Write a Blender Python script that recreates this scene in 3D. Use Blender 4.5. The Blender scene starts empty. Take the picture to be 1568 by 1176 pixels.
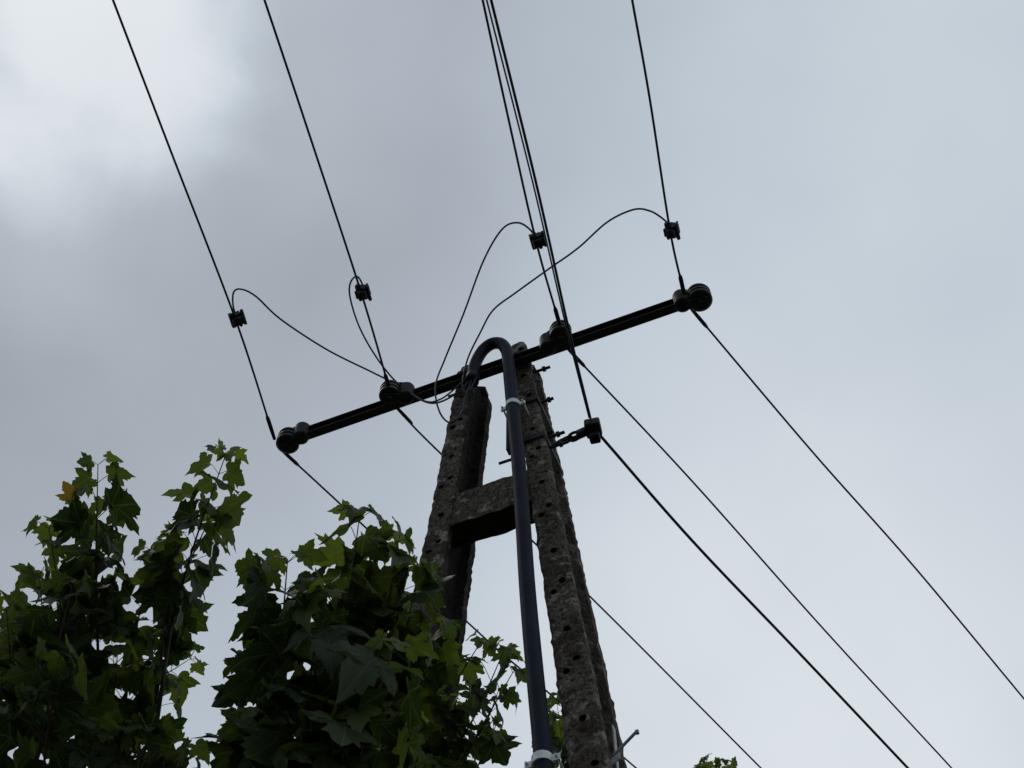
import bpy, bmesh, math, random
from mathutils import Vector, Matrix, noise
random.seed(11)
# Image coordinates: camera rays through image pixels are intersected with assumed planes
# (the horizontal conductor plane, the vertical plane of the A-pole, or a chosen depth) to get estimated world positions.
F=Vector((0,.5,.8660254)); U=Vector((0,-.8660254,.5)); R=Vector((1,0,0)); CAM=Vector((0,0,1.6))
C0=Vector((-.107,3.63,0)); A=Vector((.929,-.370,0)).normalized(); N=Vector((-.370,-.929,0)).normalized()
def ray(x,y): return F+R*((x-784)/2000)-U*((y-588)/2000)
def WZ(x,y,z):
    d=ray(x,y); return CAM+d*((z-1.6)/d.z)
def WN(x,y,n):
    d=ray(x,y); return CAM+d*((n-N.dot(CAM-C0))/N.dot(d))
def WD(x,y,dep): return CAM+ray(x,y)*dep
def P(s,n,z): return C0+A*s+N*n+Vector((0,0,z))
scene=bpy.context.scene
# ---------------------------------------------------------------- materials
def newmat(name):
    m=bpy.data.materials.new(name); m.use_nodes=True
    nt=m.node_tree; b=nt.nodes['Principled BSDF']; return m,nt,b
def simple(name,col,rough=.5,metal=0,var=.3,scale=30,bump=.0,spec=.5,ior=1.45):
    m,nt,b=newmat(name); b.inputs['Roughness'].default_value=rough; b.inputs['Metallic'].default_value=metal; b.inputs['Specular IOR Level'].default_value=spec; b.inputs['IOR'].default_value=ior
    tc=nt.nodes.new('ShaderNodeTexCoord'); no=nt.nodes.new('ShaderNodeTexNoise'); no.inputs['Scale'].default_value=scale; no.inputs['Detail'].default_value=6
    nt.links.new(tc.outputs['Object'],no.inputs['Vector'])
    r=nt.nodes.new('ShaderNodeValToRGB'); c=Vector(col)
    r.color_ramp.elements[0].position=.3; r.color_ramp.elements[1].position=.7
    r.color_ramp.elements[0].color=(*(c*(1-var)),1); r.color_ramp.elements[1].color=(*(c*(1+var)),1)
    nt.links.new(no.outputs['Fac'],r.inputs['Fac']); nt.links.new(r.outputs['Color'],b.inputs['Base Color'])
    if bump:
        bp=nt.nodes.new('ShaderNodeBump'); bp.inputs['Strength'].default_value=bump; bp.inputs['Distance'].default_value=.01
        nt.links.new(no.outputs['Fac'],bp.inputs['Height']); nt.links.new(bp.outputs['Normal'],b.inputs['Normal'])
    return m
M_wire=simple('wire_black',(.026,.029,.044),.6,spec=.2)
M_pipe=simple('conduit_plastic',(.006,.010,.021),.6,var=.35,scale=5,spec=.25,ior=1.3)
M_steel=simple('galvanised_weathered',(.020,.020,.026),.65,.1,var=.45,scale=25,bump=.2,spec=.2)
M_bright=simple('galvanised_bright',(.58,.59,.60),.45,.1,var=.12,scale=40)
M_insul=simple('insulator_glaze',(.010,.010,.012),.45,scale=15,spec=.35)
M_box=simple('connector_plastic',(.01,.01,.012),.55,spec=.3)
M_bark=simple('bark',(.05,.038,.03),.85,var=.4,scale=40,bump=.5)
M_twig=simple('twig',(.05,.030,.020),.7,var=.3,scale=20)
def noi(sc,det=8,rough=.6):
    n=nt.nodes.new('ShaderNodeTexNoise'); n.inputs['Scale'].default_value=sc; n.inputs['Detail'].default_value=det; n.inputs['Roughness'].default_value=rough
    nt.links.new(tc.outputs['Object'],n.inputs['Vector']); return n
def ramp(fac,p0,c0,p1,c1):
    r=nt.nodes.new('ShaderNodeValToRGB'); e=r.color_ramp.elements
    e[0].position=p0; e[0].color=(*c0,1); e[1].position=p1; e[1].color=(*c1,1); nt.links.new(fac,r.inputs['Fac']); return r.outputs['Color']
def mix(f,a,c,mode='MIX'):
    m=nt.nodes.new('ShaderNodeMix'); m.data_type='RGBA'; m.blend_type=mode
    for s,v in ((0,f),(6,a),(7,c)):
        if isinstance(v,(int,float)): m.inputs[s].default_value=v
        elif isinstance(v,tuple): m.inputs[s].default_value=(*v,1)
        else: nt.links.new(v,m.inputs[s])
    return m.outputs[2]
def concrete(name,shade):
    global nt,tc
    m,nt,b=newmat(name); b.inputs['Roughness'].default_value=.95; b.inputs['Specular IOR Level'].default_value=.1
    tc=nt.nodes.new('ShaderNodeTexCoord')
    base=ramp(noi(4).outputs['Fac'],.38,(.072,.058,.048),.62,(.150,.130,.112))
    base=mix(ramp(noi(55,4,.7).outputs['Fac'],.47,(0,0,0),.59,(.9,.9,.9)),base,(.024,.020,.017))
    base=mix(ramp(noi(13,6,.75).outputs['Fac'],.56,(0,0,0),.60,(.75,.75,.75)),base,(.31,.29,.255))
    base=mix(ramp(noi(7,6,.8).outputs['Fac'],.54,(0,0,0),.64,(.85,.85,.85)),base,(.030,.024,.016))
    if shade: base=mix(shade,base,(.006,.0055,.005))  # shade painted in: blends the base colour towards near-black
    nt.links.new(base,b.inputs['Base Color'])
    bp=nt.nodes.new('ShaderNodeBump'); bp.inputs['Strength'].default_value=1; bp.inputs['Distance'].default_value=.018
    nt.links.new(noi(45,8,.7).outputs['Fac'],bp.inputs['Height']); nt.links.new(bp.outputs['Normal'],b.inputs['Normal'])
    return m
M_conc=concrete('weathered_concrete',0); M_conc2=concrete('painted_shade_concrete',.84); M_conc3=concrete('painted_half_shade_concrete',.5)  # same concrete, then copies with full and half shade in the colour
M_grass,nt,b=newmat('meadow_grass'); b.inputs['Roughness'].default_value=.95
tc=nt.nodes.new('ShaderNodeTexCoord')
g=ramp(noi(.4,10).outputs['Fac'],.35,(.03,.05,.016),.65,(.065,.085,.028)); g=mix(ramp(noi(6,8).outputs['Fac'],.45,(0,0,0),.7,(.7,.7,.7)),g,(.08,.07,.04))
nt.links.new(g,b.inputs['Base Color'])
def leafmat(name,dark,light,tr):
    m=bpy.data.materials.new(name); m.use_nodes=True; nt=m.node_tree; nt.nodes.clear()
    N_=nt.nodes.new; L=nt.links.new
    out=N_('ShaderNodeOutputMaterial'); at=N_('ShaderNodeAttribute'); at.attribute_name='leafvar'
    uv=N_('ShaderNodeUVMap'); sep=N_('ShaderNodeSeparateXYZ'); L(uv.outputs[0],sep.inputs[0])
    def mth(op,a,b_=None,c=None):
        n=N_('ShaderNodeMath'); n.operation=op
        for i,v in enumerate((a,b_,c)):
            if v is None: continue
            if isinstance(v,(int,float)): n.inputs[i].default_value=v
            else: L(v,n.inputs[i])
        return n.outputs[0]
    ax=mth('ABSOLUTE',sep.outputs[0]); ang=mth('ARCTAN2',ax,sep.outputs[1])
    rad=mth('SQRT',mth('ADD',mth('MULTIPLY',ax,ax),mth('MULTIPLY',sep.outputs[1],sep.outputs[1])))
    ds=None
    for a0 in (0,.88,1.7):
        d=mth('MULTIPLY',mth('ABSOLUTE',mth('SUBTRACT',ang,a0)),rad)
        ds=d if ds is None else mth('MINIMUM',ds,d)
    vein=mth('SUBTRACT',1,mth('MINIMUM',mth('MULTIPLY',ds,45),1))
    w=N_('ShaderNodeTexWave'); w.inputs['Scale'].default_value=3.2; w.inputs['Distortion'].default_value=2; L(uv.outputs[0],w.inputs['Vector'])
    r=N_('ShaderNodeMix'); r.data_type='RGBA'; r.inputs[6].default_value=(*dark,1); r.inputs[7].default_value=(*light,1); L(at.outputs['Fac'],r.inputs[0])
    r2=N_('ShaderNodeMix'); r2.data_type='RGBA'; L(mth('MULTIPLY',vein,.4),r2.inputs[0]); L(r.outputs[2],r2.inputs[6]); r2.inputs[7].default_value=(.10,.13,.05,1)
    p=N_('ShaderNodeBsdfPrincipled'); p.inputs['Roughness'].default_value=.5; p.inputs['Specular IOR Level'].default_value=.25; L(r2.outputs[2],p.inputs['Base Color'])
    t=N_('ShaderNodeBsdfTranslucent'); tcx=N_('ShaderNodeMix'); tcx.data_type='RGBA'; tcx.blend_type='MULTIPLY'; tcx.inputs[0].default_value=1
    L(r2.outputs[2],tcx.inputs[6]); tcx.inputs[7].default_value=(2.9,2.7,1.3,1); L(tcx.outputs[2],t.inputs['Color'])
    mx=N_('ShaderNodeMixShader'); mx.inputs[0].default_value=tr; L(p.outputs[0],mx.inputs[1]); L(t.outputs[0],mx.inputs[2])
    bp=N_('ShaderNodeBump'); bp.inputs['Strength'].default_value=.3; bp.inputs['Distance'].default_value=.004; L(mth('ADD',vein,mth('MULTIPLY',w.outputs['Fac'],.4)),bp.inputs['Height'])
    L(bp.outputs[0],p.inputs['Normal']); L(mx.outputs[0],out.inputs['Surface']); return m
M_leaf=leafmat('maple_leaf',(.010,.021,.008),(.066,.096,.022),.38)
M_yleaf=leafmat('yellowed_leaf',(.12,.085,.018),(.12,.085,.018),.4)
# ---------------------------------------------------------------- mesh helpers
def link(o,parent=None):
    bpy.context.collection.objects.link(o)
    if parent: o.parent=parent
    return o
def empty(name,loc=(0,0,0)):
    e=bpy.data.objects.new(name,None); e.empty_display_size=.1; return link(e)
def meshobj(name,bm,mat,parent=None,smooth=True):
    me=bpy.data.meshes.new(name); bm.normal_update(); bm.to_mesh(me); bm.free()
    for p in me.polygons: p.use_smooth=smooth
    for m in (mat if isinstance(mat,list) else [mat]): me.materials.append(m)
    return link(bpy.data.objects.new(name,me),parent)
def catmull(pts,sub=8):
    pts=[Vector(p) for p in pts]; out=[]
    e=[2*pts[0]-pts[1]]+pts+[2*pts[-1]-pts[-2]]
    for i in range(1,len(e)-2):
        p0,p1,p2,p3=e[i-1:i+3]
        for j in range(sub):
            t=j/sub
            out.append(.5*((2*p1)+(p2-p0)*t+(2*p0-5*p1+4*p2-p3)*t*t+(3*p1-p0-3*p2+p3)*t**3))
    out.append(pts[-1]); return out
def tube(bm,pts,r,seg=8,cap=True,mi=0):
    n=len(pts); rs=r if isinstance(r,(list,tuple)) else [r]*n
    t0=(pts[1]-pts[0]).normalized(); up=Vector((0,0,1)) if abs(t0.z)<.9 else Vector((1,0,0))
    x=t0.cross(up).normalized(); rings=[]
    for i in range(n):
        t=(pts[min(i+1,n-1)]-pts[max(i-1,0)]).normalized(); x=(x-t*x.dot(t)).normalized(); y=t.cross(x)
        rings.append([bm.verts.new(pts[i]+(x*math.cos(2*math.pi*k/seg)+y*math.sin(2*math.pi*k/seg))*rs[i]) for k in range(seg)])
    for a,b_ in zip(rings,rings[1:]):
        for k in range(seg):
            f=bm.faces.new((a[k],a[(k+1)%seg],b_[(k+1)%seg],b_[k])); f.material_index=mi
    if cap:
        bm.faces.new(list(reversed(rings[0]))).material_index=mi; bm.faces.new(rings[-1]).material_index=mi
def box(bm,c,ax,size,bev=.0):
    X,Y,Z=[v.normalized() for v in ax]; hx,hy,hz=[s/2 for s in size]
    vs=[bm.verts.new(c+X*hx*i+Y*hy*j+Z*hz*k) for i in(-1,1) for j in(-1,1) for k in(-1,1)]
    fs=[bm.faces.new([vs[i] for i in q]) for q in((0,1,3,2),(4,6,7,5),(0,4,5,1),(2,3,7,6),(0,2,6,4),(1,5,7,3))]
    if bev:
        es=list({e for f in fs for e in f.edges}); bmesh.ops.bevel(bm,geom=es,offset=bev,segments=2,affect='EDGES',profile=.6)
def lathe(bm,c,axis,prof,seg=24):
    axis=axis.normalized(); up=Vector((0,0,1)) if abs(axis.z)<.9 else Vector((1,0,0)); x=axis.cross(up).normalized(); y=axis.cross(x)
    rings=[[bm.verts.new(c+axis*h+(x*math.cos(2*math.pi*k/seg)+y*math.sin(2*math.pi*k/seg))*r) for k in range(seg)] for h,r in prof]
    for a,b_ in zip(rings,rings[1:]):
        for k in range(seg): bm.faces.new((a[k],a[(k+1)%seg],b_[(k+1)%seg],b_[k]))
    bm.faces.new(list(reversed(rings[0]))); bm.faces.new(rings[-1])
def bolt(bm,p,d,l,r=.009,nut=.018):
    d=d.normalized(); tube(bm,[p-d*.02,p+d*l],r,8); lathe(bm,p+d*(l*.45),d,[(0,nut),(.016,nut)],6)
UP=Vector((0,0,1))
# ---------------------------------------------------------------- pole
pole=empty('concrete_utility_pole')
def leg_center(side,z): return (.160+.0785*(8.05-z)) if side>0 else -(.182+.070*(8.05-z))
def leg_w(z): return .104+.013*(8.2-z)
def leg(side,name,ztop):
    bm=bmesh.new(); rows=[]; z=-.3
    zs=[]
    while z<ztop: zs.append(z); z+=.025 if z>4.5 else .2
    zs.append(ztop)
    for z in zs:
        w=leg_w(z); d=.27+.018*(8.2-z); fl=.055; web=.04
        if ztop-z<.03: w*=.8; d*=.85
        s0=leg_center(side,z); h=w/2
        sec=[(-h,-.008),(-h+.012,0),(-h/3,0),(h/3,0),(h-.012,0),(h,-.008),(h,-fl),(h-web*.9,-fl-.025),(h-web*.9,-d+fl+.025),(h,-d+fl),(h,-d),(0,-d),(-h,-d),(-h,-d+fl),(-h+web*.8,-d+fl+.025),(-h+web*.8,-fl-.025),(-h,-fl)]
        row=[]
        for i,(s,n) in enumerate(sec):
            q=P(s0+s,n-.01,z); k=noise.noise_vector(q*12)*.006+noise.noise_vector(q*38)*.007
            row.append(bm.verts.new(q+k))
        rows.append(row)
    m=len(rows[0])
    mi={5:2,6:1,7:1,8:1,9:2} if side<0 else {6:2,7:2,8:2,12:1,13:1,14:1,15:1,16:1}  # recess and side faces get the copies with painted-in shade
    for a,b_ in zip(rows,rows[1:]):
        for k in range(m):
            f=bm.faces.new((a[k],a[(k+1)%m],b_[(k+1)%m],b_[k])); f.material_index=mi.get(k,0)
    bm.faces.new(list(reversed(rows[0]))); bm.faces.new(rows[-1])
    bmesh.ops.recalc_face_normals(bm,faces=bm.faces)
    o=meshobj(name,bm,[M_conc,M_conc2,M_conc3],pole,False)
    cb=bmesh.new(); z=3.0; i=0
    while z<ztop-.12:
        w=leg_w(z)
        for dz,ds in ((0,-.18),(.06,.16)) if i%2 else ((0,.05),):
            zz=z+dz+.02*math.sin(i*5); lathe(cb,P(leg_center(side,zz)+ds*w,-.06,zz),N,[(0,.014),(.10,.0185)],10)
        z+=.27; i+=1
    c=meshobj('cut',cb,[M_conc2],None,False)  # hole walls take the concrete copy with shade painted in
    bpy.context.view_layer.update()
    md=o.modifiers.new('b','BOOLEAN'); md.object=c; md.operation='DIFFERENCE'; md.solver='EXACT'
    dg=bpy.context.evaluated_depsgraph_get(); me=bpy.data.meshes.new_from_object(o.evaluated_get(dg))
    o.modifiers.clear()
    if len(me.polygons)>100: o.data=me
    bpy.data.objects.remove(c)
leg(-1,'leg_1',8.23); leg(1,'leg_2',8.29)
bm=bmesh.new()
secs=[]; nseg=20
for i in range(nseg+1):
    t=i/nseg; row=[]
    for (z,n) in ((6.70,-.025),(6.96,-.025),(6.96,-.16),(6.70,-.16)):
        a=leg_center(-1,z)+.02; b_=leg_center(1,z)-.02; q=P(a+(b_-a)*t,n,z); q+=noise.noise_vector(q*20)*.007; row.append(bm.verts.new(q))
    secs.append(row)
for a,b_ in zip(secs,secs[1:]):
    for k in range(4): bm.faces.new((a[k],a[(k+1)%4],b_[(k+1)%4],b_[k])).material_index=1 if k==3 else 0  # underside uses the concrete copy with painted shade
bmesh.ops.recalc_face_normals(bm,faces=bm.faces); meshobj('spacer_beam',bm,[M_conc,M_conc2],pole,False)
SL,SR=-1.235,1.20; ZA=8.0
bm=bmesh.new(); L_=SR-SL; cm=(SL+SR)/2
box(bm,P(cm,.012,ZA),(A,N,UP),(L_,.008,.075),.002)
box(bm,P(cm,.037,ZA+.0335),(A,N,UP),(L_,.042,.008),.002)
box(bm,P(cm,.037,ZA-.0335),(A,N,UP),(L_,.042,.008),.002)
for s in (-.9,-.72,.62,.85): lathe(bm,P(s,.016,ZA),N,[(0,.014),(.01,.014)],6)
meshobj('crossarm',bm,M_steel,pole,False)
bm=bmesh.new()
for z,s,l in ((7.97,.27,.05),(7.62,.30,.03),(7.25,.33,.05),(7.15,.34,.055),(8.03,-.25,.03)):
    bolt(bm,P(s-.03,-.06,z),A,l+.03)
bolt(bm,P(.19,-.06,7.16),-A,.17,.008,.014)
for s,z in ((.18,8.0),(-.17,8.0)): bolt(bm,P(s,.05,z),N,.03)
for z,n1 in ((7.58,.012),(7.20,.012)):
    c=leg_center(1,z); w=leg_w(z)
    box(bm,P(c,.003,z),(A,N,UP),(w+.02,.006,.04),.001)
    box(bm,P(c+w/2+.008,-.13,z),(A,N,UP),(.006,.27,.04),.001)
box(bm,P(.088,-.02,7.42),(A,N,UP),(.012,.04,.50),.001)
meshobj('bolts_and_straps',bm,M_steel,pole,False)
bm=bmesh.new(); z=5.02; c=leg_center(1,z)
box(bm,P(c+.085,-.10,z+.05),(A,N,UP),(.006,.03,.22),.001); box(bm,P(c+.09,-.06,z-.04),(A+UP*.6,N,UP),(.05,.006,.03),.001)
tube(bm,[P(c+.08,-.08,z),P(c+.18,-.05,z+.05)],.006,8); lathe(bm,P(c+.18,-.05,z+.05),A,[(0,.010),(.012,.010)],6)
meshobj('lower_bracket',bm,simple('zinc_strap',(.22,.22,.23),.5,.2),pole,False)
# ---------------------------------------------------------------- insulators
M_bright2=simple('aluminium_tie',(.11,.11,.12),.55,.3)
def insulator(s,n,z,arm_s,arm_n,r=.068):
    e=empty('spool_insulator'); c=P(s,n,z)
    bm=bmesh.new(); prof=[(-.05,.03),(-.05,r*.8)]
    for k in range(3):
        h=-.048+k*.034; prof+=[(h,r*.86),(h+.006,r),(h+.016,r),(h+.022,r*.84),(h+.028,r*.72)]
    prof+=[(.056,r*.8),(.060,r*.5)]
    lathe(bm,c,UP,prof,28); meshobj('ribbed_spool',bm,M_insul,e)
    bm=bmesh.new(); q=P(arm_s,arm_n,ZA); d=(q-c); d.z=0; L=d.length; dn=d.normalized(); sd=UP.cross(dn)
    for zz in (-.062,.068): box(bm,c+dn*(L/2-.01)+UP*zz,(dn,sd,UP),(L+.06,.055,.007),.002)
    lathe(bm,c+UP*-.085,UP,[(0,.010),(.175,.010)],8); lathe(bm,c+UP*-.084,UP,[(0,.019),(.016,.019)],6); lathe(bm,c+UP*.074,UP,[(0,.019),(.016,.019)],6)
    lathe(bm,q+UP*-.060,UP,[(0,.036),(.008,.046),(.112,.046),(.120,.036)],20)
    meshobj('shackle_bracket',bm,M_steel,e,False)
    bm=bmesh.new()
    for hh in (-.018,.016):
        tube(bm,[c+UP*hh+(A*math.cos(t*math.pi/12)+N*math.sin(t*math.pi/12))*(r*.80) for t in range(25)],.006,6)
    meshobj('tie_wire',bm,M_bright2,e); return c
insulator(-1.268,.03,8.0,-1.175,.045); insulator(-.59,.10,8.01,-.505,.065,.062)
insulator(.445,.10,8.01,.355,.065,.062); insulator(1.225,.03,8.0,1.13,.045)
# ---------------------------------------------------------------- wires
def wire(name,pts,r,mat=M_wire):
    bm=bmesh.new(); pts=[Vector(p) for p in pts]
    d=(pts[-1]-pts[0]); d.z=0; d.normalize(); p=pts[-1].copy()
    c=catmull(pts,10)
    for L in (1,2,4,6,9,12,16,20,25,30,38): c.append(p+d*L+UP*(-.05*L+.05/38*L*L))
    tube(bm,c,r,8); return meshobj(name,bm,mat)
win={'in1':[(417,662),(361,490),(261,230),(173,0)],'in2':[(597,598),(553,448),(470,195),(405,0)],
'in3':[(857,497),(821,370),(777,175),(739,0)],'in4':[(1047,448),(1026,353),(995,152),(968,0)]}
clampdata={}
for k,v in win.items():
    pts=[WZ(x,y,8.0-.06*i) for i,(x,y) in enumerate(v)]
    wire('overhead_wire',pts,.0062)
    clampdata[k]=(pts[1],(pts[0]-pts[1]).normalized())
    d=(pts[1]-pts[0]).normalized(); bm=bmesh.new()
    tube(bm,[pts[0]-d*.05,pts[0]+d*.02,pts[0]+d*.10,pts[0]+d*.12],[.010,.012,.012,.007],8); meshobj('dead_end_grip',bm,M_steel)
wout={'o1':[(440,697),(530,780),(740,975),(810,1035)],'o2':[(615,632),(665,685),(905,915),(1165,1176)],
'o3':[(880,545),(1060,737),(1260,962),(1457,1176)],'o4':[(1068,484),(1245,693),(1400,868),(1568,1070)]}
for k,v in wout.items():
    pts=[WZ(x,y,7.97-.07*i) for i,(x,y) in enumerate(v)]
    wire('overhead_wire',pts,.0058)
    d=(pts[1]-pts[0]).normalized(); bm=bmesh.new()
    tube(bm,[pts[0]-d*.06,pts[0]+d*.01,pts[0]+d*.07,pts[0]+d*.09],[.009,.011,.011,.007],8); meshobj('dead_end_grip',bm,M_steel)
wire('service_cable',[WZ(x,y,7.08-.06*i) for i,(x,y) in enumerate([(920,668),(1060,828),(1220,996),(1390,1176)])],.0080)
p5=[WZ(x,y,7.12-.04*i) for i,(x,y) in enumerate([(904,640),(870,500),(822,285),(752,0)])]
wire('service_cable',p5,.0062)
p6=[q+Vector((-.006-.004*i,.004,.010)) for i,q in enumerate(p5)]; wire('service_cable',p6,.0040)
def connector(c,d,tw=0):
    e=empty('wire_connector'); bm=bmesh.new(); d=d.normalized(); s=d.cross(UP).normalized(); s=(Matrix.Rotation(tw,3,d)@s); u=s.cross(d)
    box(bm,c+s*.012,(d,s,u),(.068,.062,.022),.005); box(bm,c+s*.012+u*.026,(d,s,u),(.062,.052,.022),.006); box(bm,c+s*.012-u*.024,(d,s,u),(.048,.066,.016),.004)
    box(bm,c-s*.018+u*.01,(d,s,u),(.085,.022,.03),.006)
    meshobj('clamp_body',bm,M_box,e,False)
    bm=bmesh.new()
    for a in (-.018,.018): lathe(bm,c+s*.012+d*a-u*.045,u,[(0,.010),(.012,.010),(.013,.006),(.105,.006)],6)
    lathe(bm,c+s*.045,d,[(-.045,.010),(.045,.010)],8)
    meshobj('clamp_bolts',bm,M_steel,e,False)
for i,(k,(c,d)) in enumerate(clampdata.items()): connector(c,d,(-.5,.4,-.2,.7)[i])
J={'j1':[(364,492),(357,468),(358,447),(370,443),(392,454),(430,489),(500,535),(570,570),(610,590),(650,614),(675,611),(700,592),(722,572)],
'j2':[(560,446),(548,424),(537,432),(536,455),(550,500),(575,545),(605,583),(640,610),(668,617),(702,600),(726,573)],
'j3':[(824,372),(812,352),(792,341),(768,352),(740,400),(710,480),(682,548),(667,590),(672,628),(688,647),(705,635),(714,605),(725,574)],
'j4':[(1030,350),(1015,335),(995,323),(970,321),(930,340),(885,380),(840,412),(790,448),(755,475),(735,510),(716,550),(708,590),(717,600),(730,577)]}
for k,v in J.items():
    m=len(v)-1; bm=bmesh.new(); pts=[]
    for i,(x,y) in enumerate(v):
        q=WZ(x,y,7.97+.20*math.sin(math.pi*(i/m))-.04*(i/m))
        if (q-C0).dot(N)<.085: q=WN(x,y,.085)
        pts.append(q)
    tube(bm,catmull(pts,8),.0052,8); meshobj('jumper_wire',bm,M_wire)
# ---------------------------------------------------------------- conduit
cond=empty('cable_conduit'); bm=bmesh.new()
g=[(-.095,.07,7.86),(-.088,.07,7.97),(-.075,.07,8.08),(-.035,.072,8.18),(.02,.075,8.215),(.075,.075,8.18),(.108,.075,8.09),(.122,.075,7.98),(.130,.075,7.80)]
z=7.4; g2=[]
while z>0: g2.append((.153+.0437*(7.4-z)+.005*math.sin(z*3),.075+.004*math.sin(z*2),z)); z-=.5
pts=catmull([P(*q) for q in g+g2],8); tube(bm,pts,.035,20); meshobj('conduit_pipe',bm,M_pipe,cond)
bm=bmesh.new(); q=[P(*v) for v in g[:2]]; tube(bm,[q[0]+(q[0]-q[1])*.02,q[0]+(q[1]-q[0])*.6],.039,20); meshobj('end_collar',bm,M_pipe,cond)
bm=bmesh.new()
for z in (7.44,4.93):
    s=.153+.0437*(7.4-z); c=P(s,.075,z)
    lathe(bm,c+UP*-.018,UP,[(0,.0355),(0,.0400),(.036,.0400),(.036,.0355)],24)
    for sg in (-1,1): box(bm,c+A*sg*.052,(A,N,UP),(.03,.012,.03),.002); tube(bm,[c+A*sg*.056-N*.09,c+A*sg*.056+N*.02],.005,6)
meshobj('pipe_clamps',bm,M_bright,cond,False)
# ---------------------------------------------------------------- tension clamp
ten=empty('tension_clamp'); bc=P(.548,0,7.10); h=P(.325,-.02,7.09); d=(bc-h).normalized()
bm=bmesh.new(); up2=Vector((-.21,-.9,.1)).normalized(); sd=up2.cross(UP).normalized()
box(bm,bc,(up2,sd,UP),(.085,.08,.055),.012); box(bm,bc+sd*.01+UP*.03,(up2,sd,UP),(.06,.06,.03),.008); box(bm,bc-up2*.03-UP*.02,(sd,UP,up2),(.055,.075,.055),.012)
meshobj('clamp_body',bm,M_box,ten,False)
bm=bmesh.new()
tube(bm,catmull([h,h+d*.05+UP*.018,h+d*.09,h+d*.13-UP*.010,h+d*.17],6),.009,8)
for k,a in enumerate((.075,.12)):
    c=h+d*a; v=N if k else UP
    tube(bm,[c+d*.032*math.cos(t*math.pi/6)+v*.022*math.sin(t*math.pi/6) for t in range(13)],.008,8)
box(bm,h+d*.165,(d,N,UP),(.06,.04,.035),.006)
meshobj('hook_and_shackle',bm,M_steel,ten,False)
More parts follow.
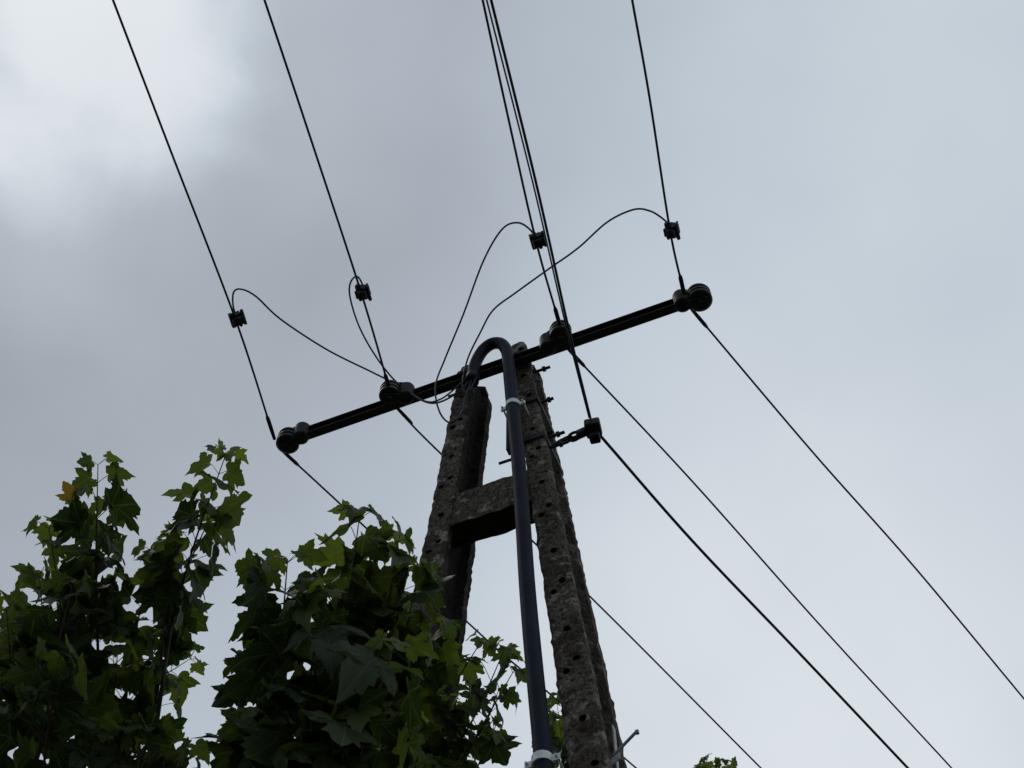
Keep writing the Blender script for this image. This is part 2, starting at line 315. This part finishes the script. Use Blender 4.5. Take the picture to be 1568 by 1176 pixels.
# ---------------------------------------------------------------- trees
half=[(0,0),(.09,-.07),(.20,-.12),(.33,-.11),(.44,-.05),(.43,.02),(.44,.08),(.42,.13),(.52,.14),(.60,.20),(.68,.27),(.70,.36),(.82,.52),(.68,.49),(.60,.54),(.50,.50),(.41,.50),(.33,.49),(.34,.58),(.375,.69),(.29,.71),(.26,.80),(.18,.85),(.11,.94),(0,1.08)]
rim=half+[(-x,y) for x,y in reversed(half[1:-1])]
CEN=Vector((0,.30))
class Tree:
    def __init__(s): s.v=[];s.f=[];s.uv=[];s.var=[];s.bm=bmesh.new();s.tb=bmesh.new();s.yel=[]
    def leaf(s,base,ydir,nrm,size,var,yel=False):
        y=ydir.normalized(); x=y.cross(nrm).normalized(); n=x.cross(y); i0=len(s.v)
        cup=random.uniform(-.1,.65); droop=random.uniform(.1,.9); wav=random.uniform(0,6); asym=random.uniform(.82,1.08); jt=[random.uniform(.91,1.09) for _ in rim]
        skew=random.uniform(-.14,.14)
        def put(px,py):
            q=base+(x*(px*asym+skew*py*py)+y*py)*size+n*(cup*abs(px)*.8-cup*.9*px*px-droop*max(py,0)**2*.6+.05*math.sin(wav+px*8+py*6))*size
            s.v.append(q); s.uv.append((px,py)); s.var.append(var)
        put(*CEN)
        for (px,py) in rim: put(CEN.x+(px-CEN.x)*.5,CEN.y+(py-CEN.y)*.5)
        for (px,py),j in zip(rim,jt): put(CEN.x+(px-CEN.x)*j,CEN.y+(py-CEN.y)*j)
        m=len(rim)
        for k in range(m):
            k2=(k+1)%m
            if yel: s.yel+= [len(s.f),len(s.f)+1]
            s.f.append((i0,i0+1+k,i0+1+k2)); s.f.append((i0+1+k,i0+1+m+k,i0+1+m+k2,i0+1+k2))
    def shoot(s,base,tip,size,spacing=.062,r=.0045,start=.05,curve=.06,subs=0):
        d=tip-base; L=d.length; mid=base+d*.5+Vector((random.uniform(-1,1),random.uniform(-1,1),-.3))*curve*L
        c=catmull([base,mid,tip],8); n=len(c); tube(s.tb,c,[r*(1-.7*i/(n-1)) for i in range(n)],6)
        t=d.normalized(); sx=t.cross(UP); sx=sx.normalized() if sx.length>.1 else Vector((1,0,0)); sy=t.cross(sx); az=random.uniform(0,3.14)
        m=max(2,int(L*(1-start)/spacing)); tone=random.gauss(0,.12)
        for i in range(m+1):
            f=start+(1-start)*i/m; g=f*(n-1); a=int(min(g,n-2)); q=c[a].lerp(c[a+1],g-a)
            young=1-.4*max(0,(f-.75)/.25)
            for sg in ((0,math.pi) if i<m else (0,math.pi,math.pi/2,-math.pi/2)):
                if random.random()<.06: continue
                aa=az+sg+random.uniform(-.4,.4)
                o=(sx*math.cos(aa)+sy*math.sin(aa)).normalized()
                pd=(o+t*.6+UP*.2).normalized(); pl=size*random.uniform(.4,.95)*young*(1.1-.3*f)
                e=q+pd*pl; pc=catmull([q,q+pd*pl*.55+UP*.08*pl,e],3); tube(s.tb,pc,.0011,4,False,1)
                yd=(o*1.0+t*.1+UP*random.uniform(-1.5,.1)); nr=(UP*.9+o*random.uniform(.0,.7)+Vector((random.uniform(-.6,.6),random.uniform(-.6,.6),0)))
                s.leaf(e,yd,nr,size*young*random.uniform(.7,1.25),min(1,max(0,random.gauss(.20,.22)+tone+.35*(young<.85))))
            az+=math.pi/2+.2
        for k in range(subs):
            q=c[int((.05+.45*random.random())*(n-1))]; ang=random.uniform(0,6.28)
            dd=(sx*math.cos(ang)+sy*math.sin(ang)+t*1.1).normalized(); s.shoot(q,q+dd*random.uniform(.12,.24),size*.95,spacing,.003,.25,.05)
    def limb(s,pts,r0,r1):
        c=catmull(pts,8); n=len(c); tube(s.bm,c,[r0+(r1-r0)*i/(n-1) for i in range(n)],10)
    def finish(s,name):
        e=empty(name)
        meshobj('trunk_and_limbs',s.bm,M_bark,e); meshobj('twigs',s.tb,[M_twig,M_twig],e)
        me=bpy.data.meshes.new('leaves'); me.from_pydata([tuple(q) for q in s.v],[],s.f)
        u=me.uv_layers.new(name='UVMap')
        li=[0]*len(me.loops); me.loops.foreach_get('vertex_index',li)
        flat=[]
        for i in li: flat+=s.uv[i]
        u.data.foreach_set('uv',flat)
        at=me.attributes.new('leafvar','FLOAT','POINT'); at.data.foreach_set('value',s.var)
        me.materials.append(M_leaf); me.materials.append(M_yleaf); me.polygons.foreach_set('use_smooth',[True]*len(me.polygons))
        for i in s.yel: me.polygons[i].material_index=1
        link(bpy.data.objects.new('leaves',me),e)
T=Tree()
trunk=Vector((-1.0,3.0,0))
T.limb([trunk,trunk+Vector((.03,-.05,1.2)),trunk+Vector((-.02,-.1,2.4)),Vector((-.98,2.8,3.6))],.10,.05)
def limbto(p,frm=Vector((-1.0,2.95,2.9))): T.limb([frm,frm.lerp(p,.5)+Vector((0,0,-.15)),p],.03,.009)
shoots=[
((150,712,3.9),(150,1000,3.75),.115),((345,698,4.0),(262,960,3.85),.115),((235,850,3.9),(190,1090,3.75),.115),((75,810,3.8),(95,1080,3.7),.115),
((10,935,3.6),(40,1150,3.5),.12),((265,960,3.9),(160,1120,3.8),.10),((255,1050,3.8),(180,1200,3.7),.11),((110,900,3.6),(70,1120,3.5),.12),((180,1000,3.7),(150,1220,3.6),.12),
((90,1010,3.4),(60,1230,3.3),.13),((20,1060,3.5),(0,1240,3.4),.13),((230,1120,3.5),(200,1260,3.4),.11),((290,1150,3.5),(250,1260,3.5),.11),((325,785,4.0),(250,980,3.9),.115),((170,780,3.95),(140,960,3.8),.11),
((60,880,3.9),(90,1100,3.8),.12),((150,900,3.9),(120,1100,3.8),.12),((130,1120,3.4),(110,1260,3.4),.13),
((550,795,3.5),(500,1060,3.35),.12),((440,862,3.4),(430,1080,3.3),.12),((400,880,3.3),(425,1100,3.2),.12),((610,830,3.5),(560,1080,3.4),.13),
((640,880,3.5),(570,1100,3.4),.13),((680,958,3.6),(590,1120,3.5),.085),((378,1020,3.3),(410,1180,3.2),.11),((500,915,3.2),(470,1180,3.1),.125),((480,1050,3.1),(460,1260,3.0),.15),
((600,1000,3.1),(540,1240,3.0),.15),((390,1120,3.1),(400,1280,3.0),.12),((540,1110,3.0),(500,1300,2.9),.15),((610,1100,3.2),(560,1260,3.1),.12),
((580,850,3.6),(530,1090,3.5),.12),((540,980,3.6),(500,1200,3.5),.12),((600,950,3.7),(560,1150,3.6),.12),((470,1110,3.6),(460,1260,3.5),.12),
((770,1000,3.8),(690,1160,3.7),.09),((785,1030,3.8),(700,1180,3.7),.09),((720,1060,3.7),(650,1200,3.6),.095),((690,1090,3.7),(620,1230,3.6),.10),((735,985,3.8),(650,1140,3.7),.085),((640,1020,3.7),(590,1200,3.6),.10),((680,1140,3.6),(620,1260,3.5),.10)]
hubs=[WD(120,1250,3.6),WD(220,1260,3.7),WD(450,1300,3.1),WD(560,1300,3.3),WD(20,1280,3.4)]
for h_ in hubs: limbto(h_)
for (a,b_,sz) in shoots:
    tip=WD(*a); base=WD(*b_)
    hb=min(hubs,key=lambda q:(q-base).length); T.limb([hb,hb.lerp(base,.5)+Vector((0,0,-.02)),base],.009,.005)
    T.shoot(base,tip,sz*.85,subs=(1 if b_[1]>1090 else 0),spacing=.064 if a[1]>800 else .052)
q0=WD(120,815,3.82); q=WD(110,765,3.82); tube(T.tb,catmull([q0,q0.lerp(q,.5)+Vector((.01,0,.01)),q],4),.0014,4)
T.leaf(q,Vector((-.35,-.55,.75)),Vector((.1,.75,.5)),.060,0,True)
T.finish('sycamore_maple_tree')
T=Tree(); tr=Vector((.6,5.7,0)); T.limb([tr,tr+Vector((.05,0,2.5)),tr+Vector((0,-.1,4.8))],.11,.05)
for tip,sz in ((WD(852,1072,6.4),.12),(WD(830,1125,6.4),.11),(WD(850,1150,6.3),.13),(WD(858,1100,6.2),.13),(WD(1085,1168,7),.10),(WD(1110,1174,7),.10)):
    base=tip.lerp(tr+Vector((0,-.1,4.8)),.5); T.limb([tr+Vector((0,-.1,4.5)),base],.03,.008); T.shoot(base,tip,sz)
T.finish('sycamore_maple_tree')
bm=bmesh.new(); bmesh.ops.create_grid(bm,x_segments=40,y_segments=40,size=600)
meshobj('grass_ground',bm,M_grass)
# ---------------------------------------------------------------- light
w=bpy.data.worlds.new("World"); scene.world=w; w.use_nodes=True; nt=w.node_tree; nt.nodes.clear()
EL,AZ=math.radians(62),math.radians(-52)
sky=nt.nodes.new('ShaderNodeTexSky'); sky.sky_type='NISHITA'; sky.sun_disc=False; sky.sun_elevation=EL; sky.sun_rotation=AZ
b1=nt.nodes.new('ShaderNodeBackground'); b1.inputs[1].default_value=.08; nt.links.new(sky.outputs[0],b1.inputs[0])
tc=nt.nodes.new('ShaderNodeTexCoord')
def vdot(v):
    n=nt.nodes.new('ShaderNodeVectorMath'); n.operation='DOT_PRODUCT'; nt.links.new(tc.outputs['Generated'],n.inputs[0]); n.inputs[1].default_value=Vector(v).normalized(); return n.outputs['Value']
def mr(x,a,b_,c,d):
    n=nt.nodes.new('ShaderNodeMapRange'); n.interpolation_type='SMOOTHSTEP'; nt.links.new(x,n.inputs[0])
    for i,v in enumerate((a,b_,c,d)): n.inputs[i+1].default_value=v
    return n.outputs[0]
def mt(op,a,b_):
    n=nt.nodes.new('ShaderNodeMath'); n.operation=op
    for i,v in enumerate((a,b_)):
        if isinstance(v,(int,float)): n.inputs[i].default_value=v
        else: nt.links.new(v,n.inputs[i])
    return n.outputs[0]
def nz(sc,det,dist,off):
    m=nt.nodes.new('ShaderNodeMapping'); m.inputs['Location'].default_value=off; nt.links.new(tc.outputs['Generated'],m.inputs[0])
    n=nt.nodes.new('ShaderNodeTexNoise'); n.inputs['Scale'].default_value=sc; n.inputs['Detail'].default_value=det; n.inputs['Roughness'].default_value=.42; n.inputs['Distortion'].default_value=dist
    nt.links.new(m.outputs[0],n.inputs['Vector']); return n.outputs['Fac']
n1=mt('SUBTRACT',nz(3.2,4,.3,(1.3,.2,.7)),.5); n2=mt('SUBTRACT',nz(9,5,.3,(4,2,.1)),.5)
gd=mt('ADD',vdot((-.33,.265,.995)),mt('MULTIPLY',n2,.016))
glow=mr(gd,.989,1.0,0,.30); glow2=mr(gd,.955,1.0,0,.10)
dark=mr(vdot((-.25,.53,.85)),.93,1.0,0,-.065)
side=mr(vdot((1,0,0)),-.22,.32,0,.24)
low=mr(vdot((0,.80,.60)),.85,1.0,0,.19)
v=mt('ADD',.402,glow); v=mt('ADD',v,glow2); v=mt('ADD',v,dark); v=mt('ADD',v,side); v=mt('ADD',v,low)
v=mt('ADD',v,mt('MULTIPLY',n1,.10)); v=mt('ADD',v,mt('MULTIPLY',n2,.09))
cr=nt.nodes.new('ShaderNodeValToRGB'); e=cr.color_ramp.elements
e[0].position=0; e[0].color=(.02,.022,.026,1); e[1].position=1; e[1].color=(.98,1,1.02,1)
x=cr.color_ramp.elements.new(.28); x.color=(.283,.315,.360,1)
x=cr.color_ramp.elements.new(.6); x.color=(.545,.612,.678,1)
nt.links.new(v,cr.inputs['Fac'])
b2=nt.nodes.new('ShaderNodeBackground'); b2.inputs[1].default_value=1; nt.links.new(cr.outputs[0],b2.inputs[0])
mx=nt.nodes.new('ShaderNodeMixShader'); mx.inputs[0].default_value=.94; nt.links.new(b1.outputs[0],mx.inputs[1]); nt.links.new(b2.outputs[0],mx.inputs[2])
o=nt.nodes.new('ShaderNodeOutputWorld'); nt.links.new(mx.outputs[0],o.inputs[0])
sl=bpy.data.lights.new('sun','SUN'); sl.energy=.7; sl.angle=math.radians(20); sl.color=(1,.96,.9); so=link(bpy.data.objects.new('sun',sl))
sd=Vector((math.sin(AZ)*math.cos(EL),math.cos(AZ)*math.cos(EL),math.sin(EL))); so.rotation_euler=sd.to_track_quat('Z','Y').to_euler(); so.location=(0,0,20)
scene.view_settings.view_transform='Standard'; scene.view_settings.look='None'; scene.view_settings.exposure=0
cd=bpy.data.cameras.new('camera'); c=link(bpy.data.objects.new('camera',cd))
cd.sensor_width=36; cd.lens=45.92; cd.clip_end=3000; c.location=CAM; c.rotation_euler=(math.radians(150),0,0); scene.camera=c
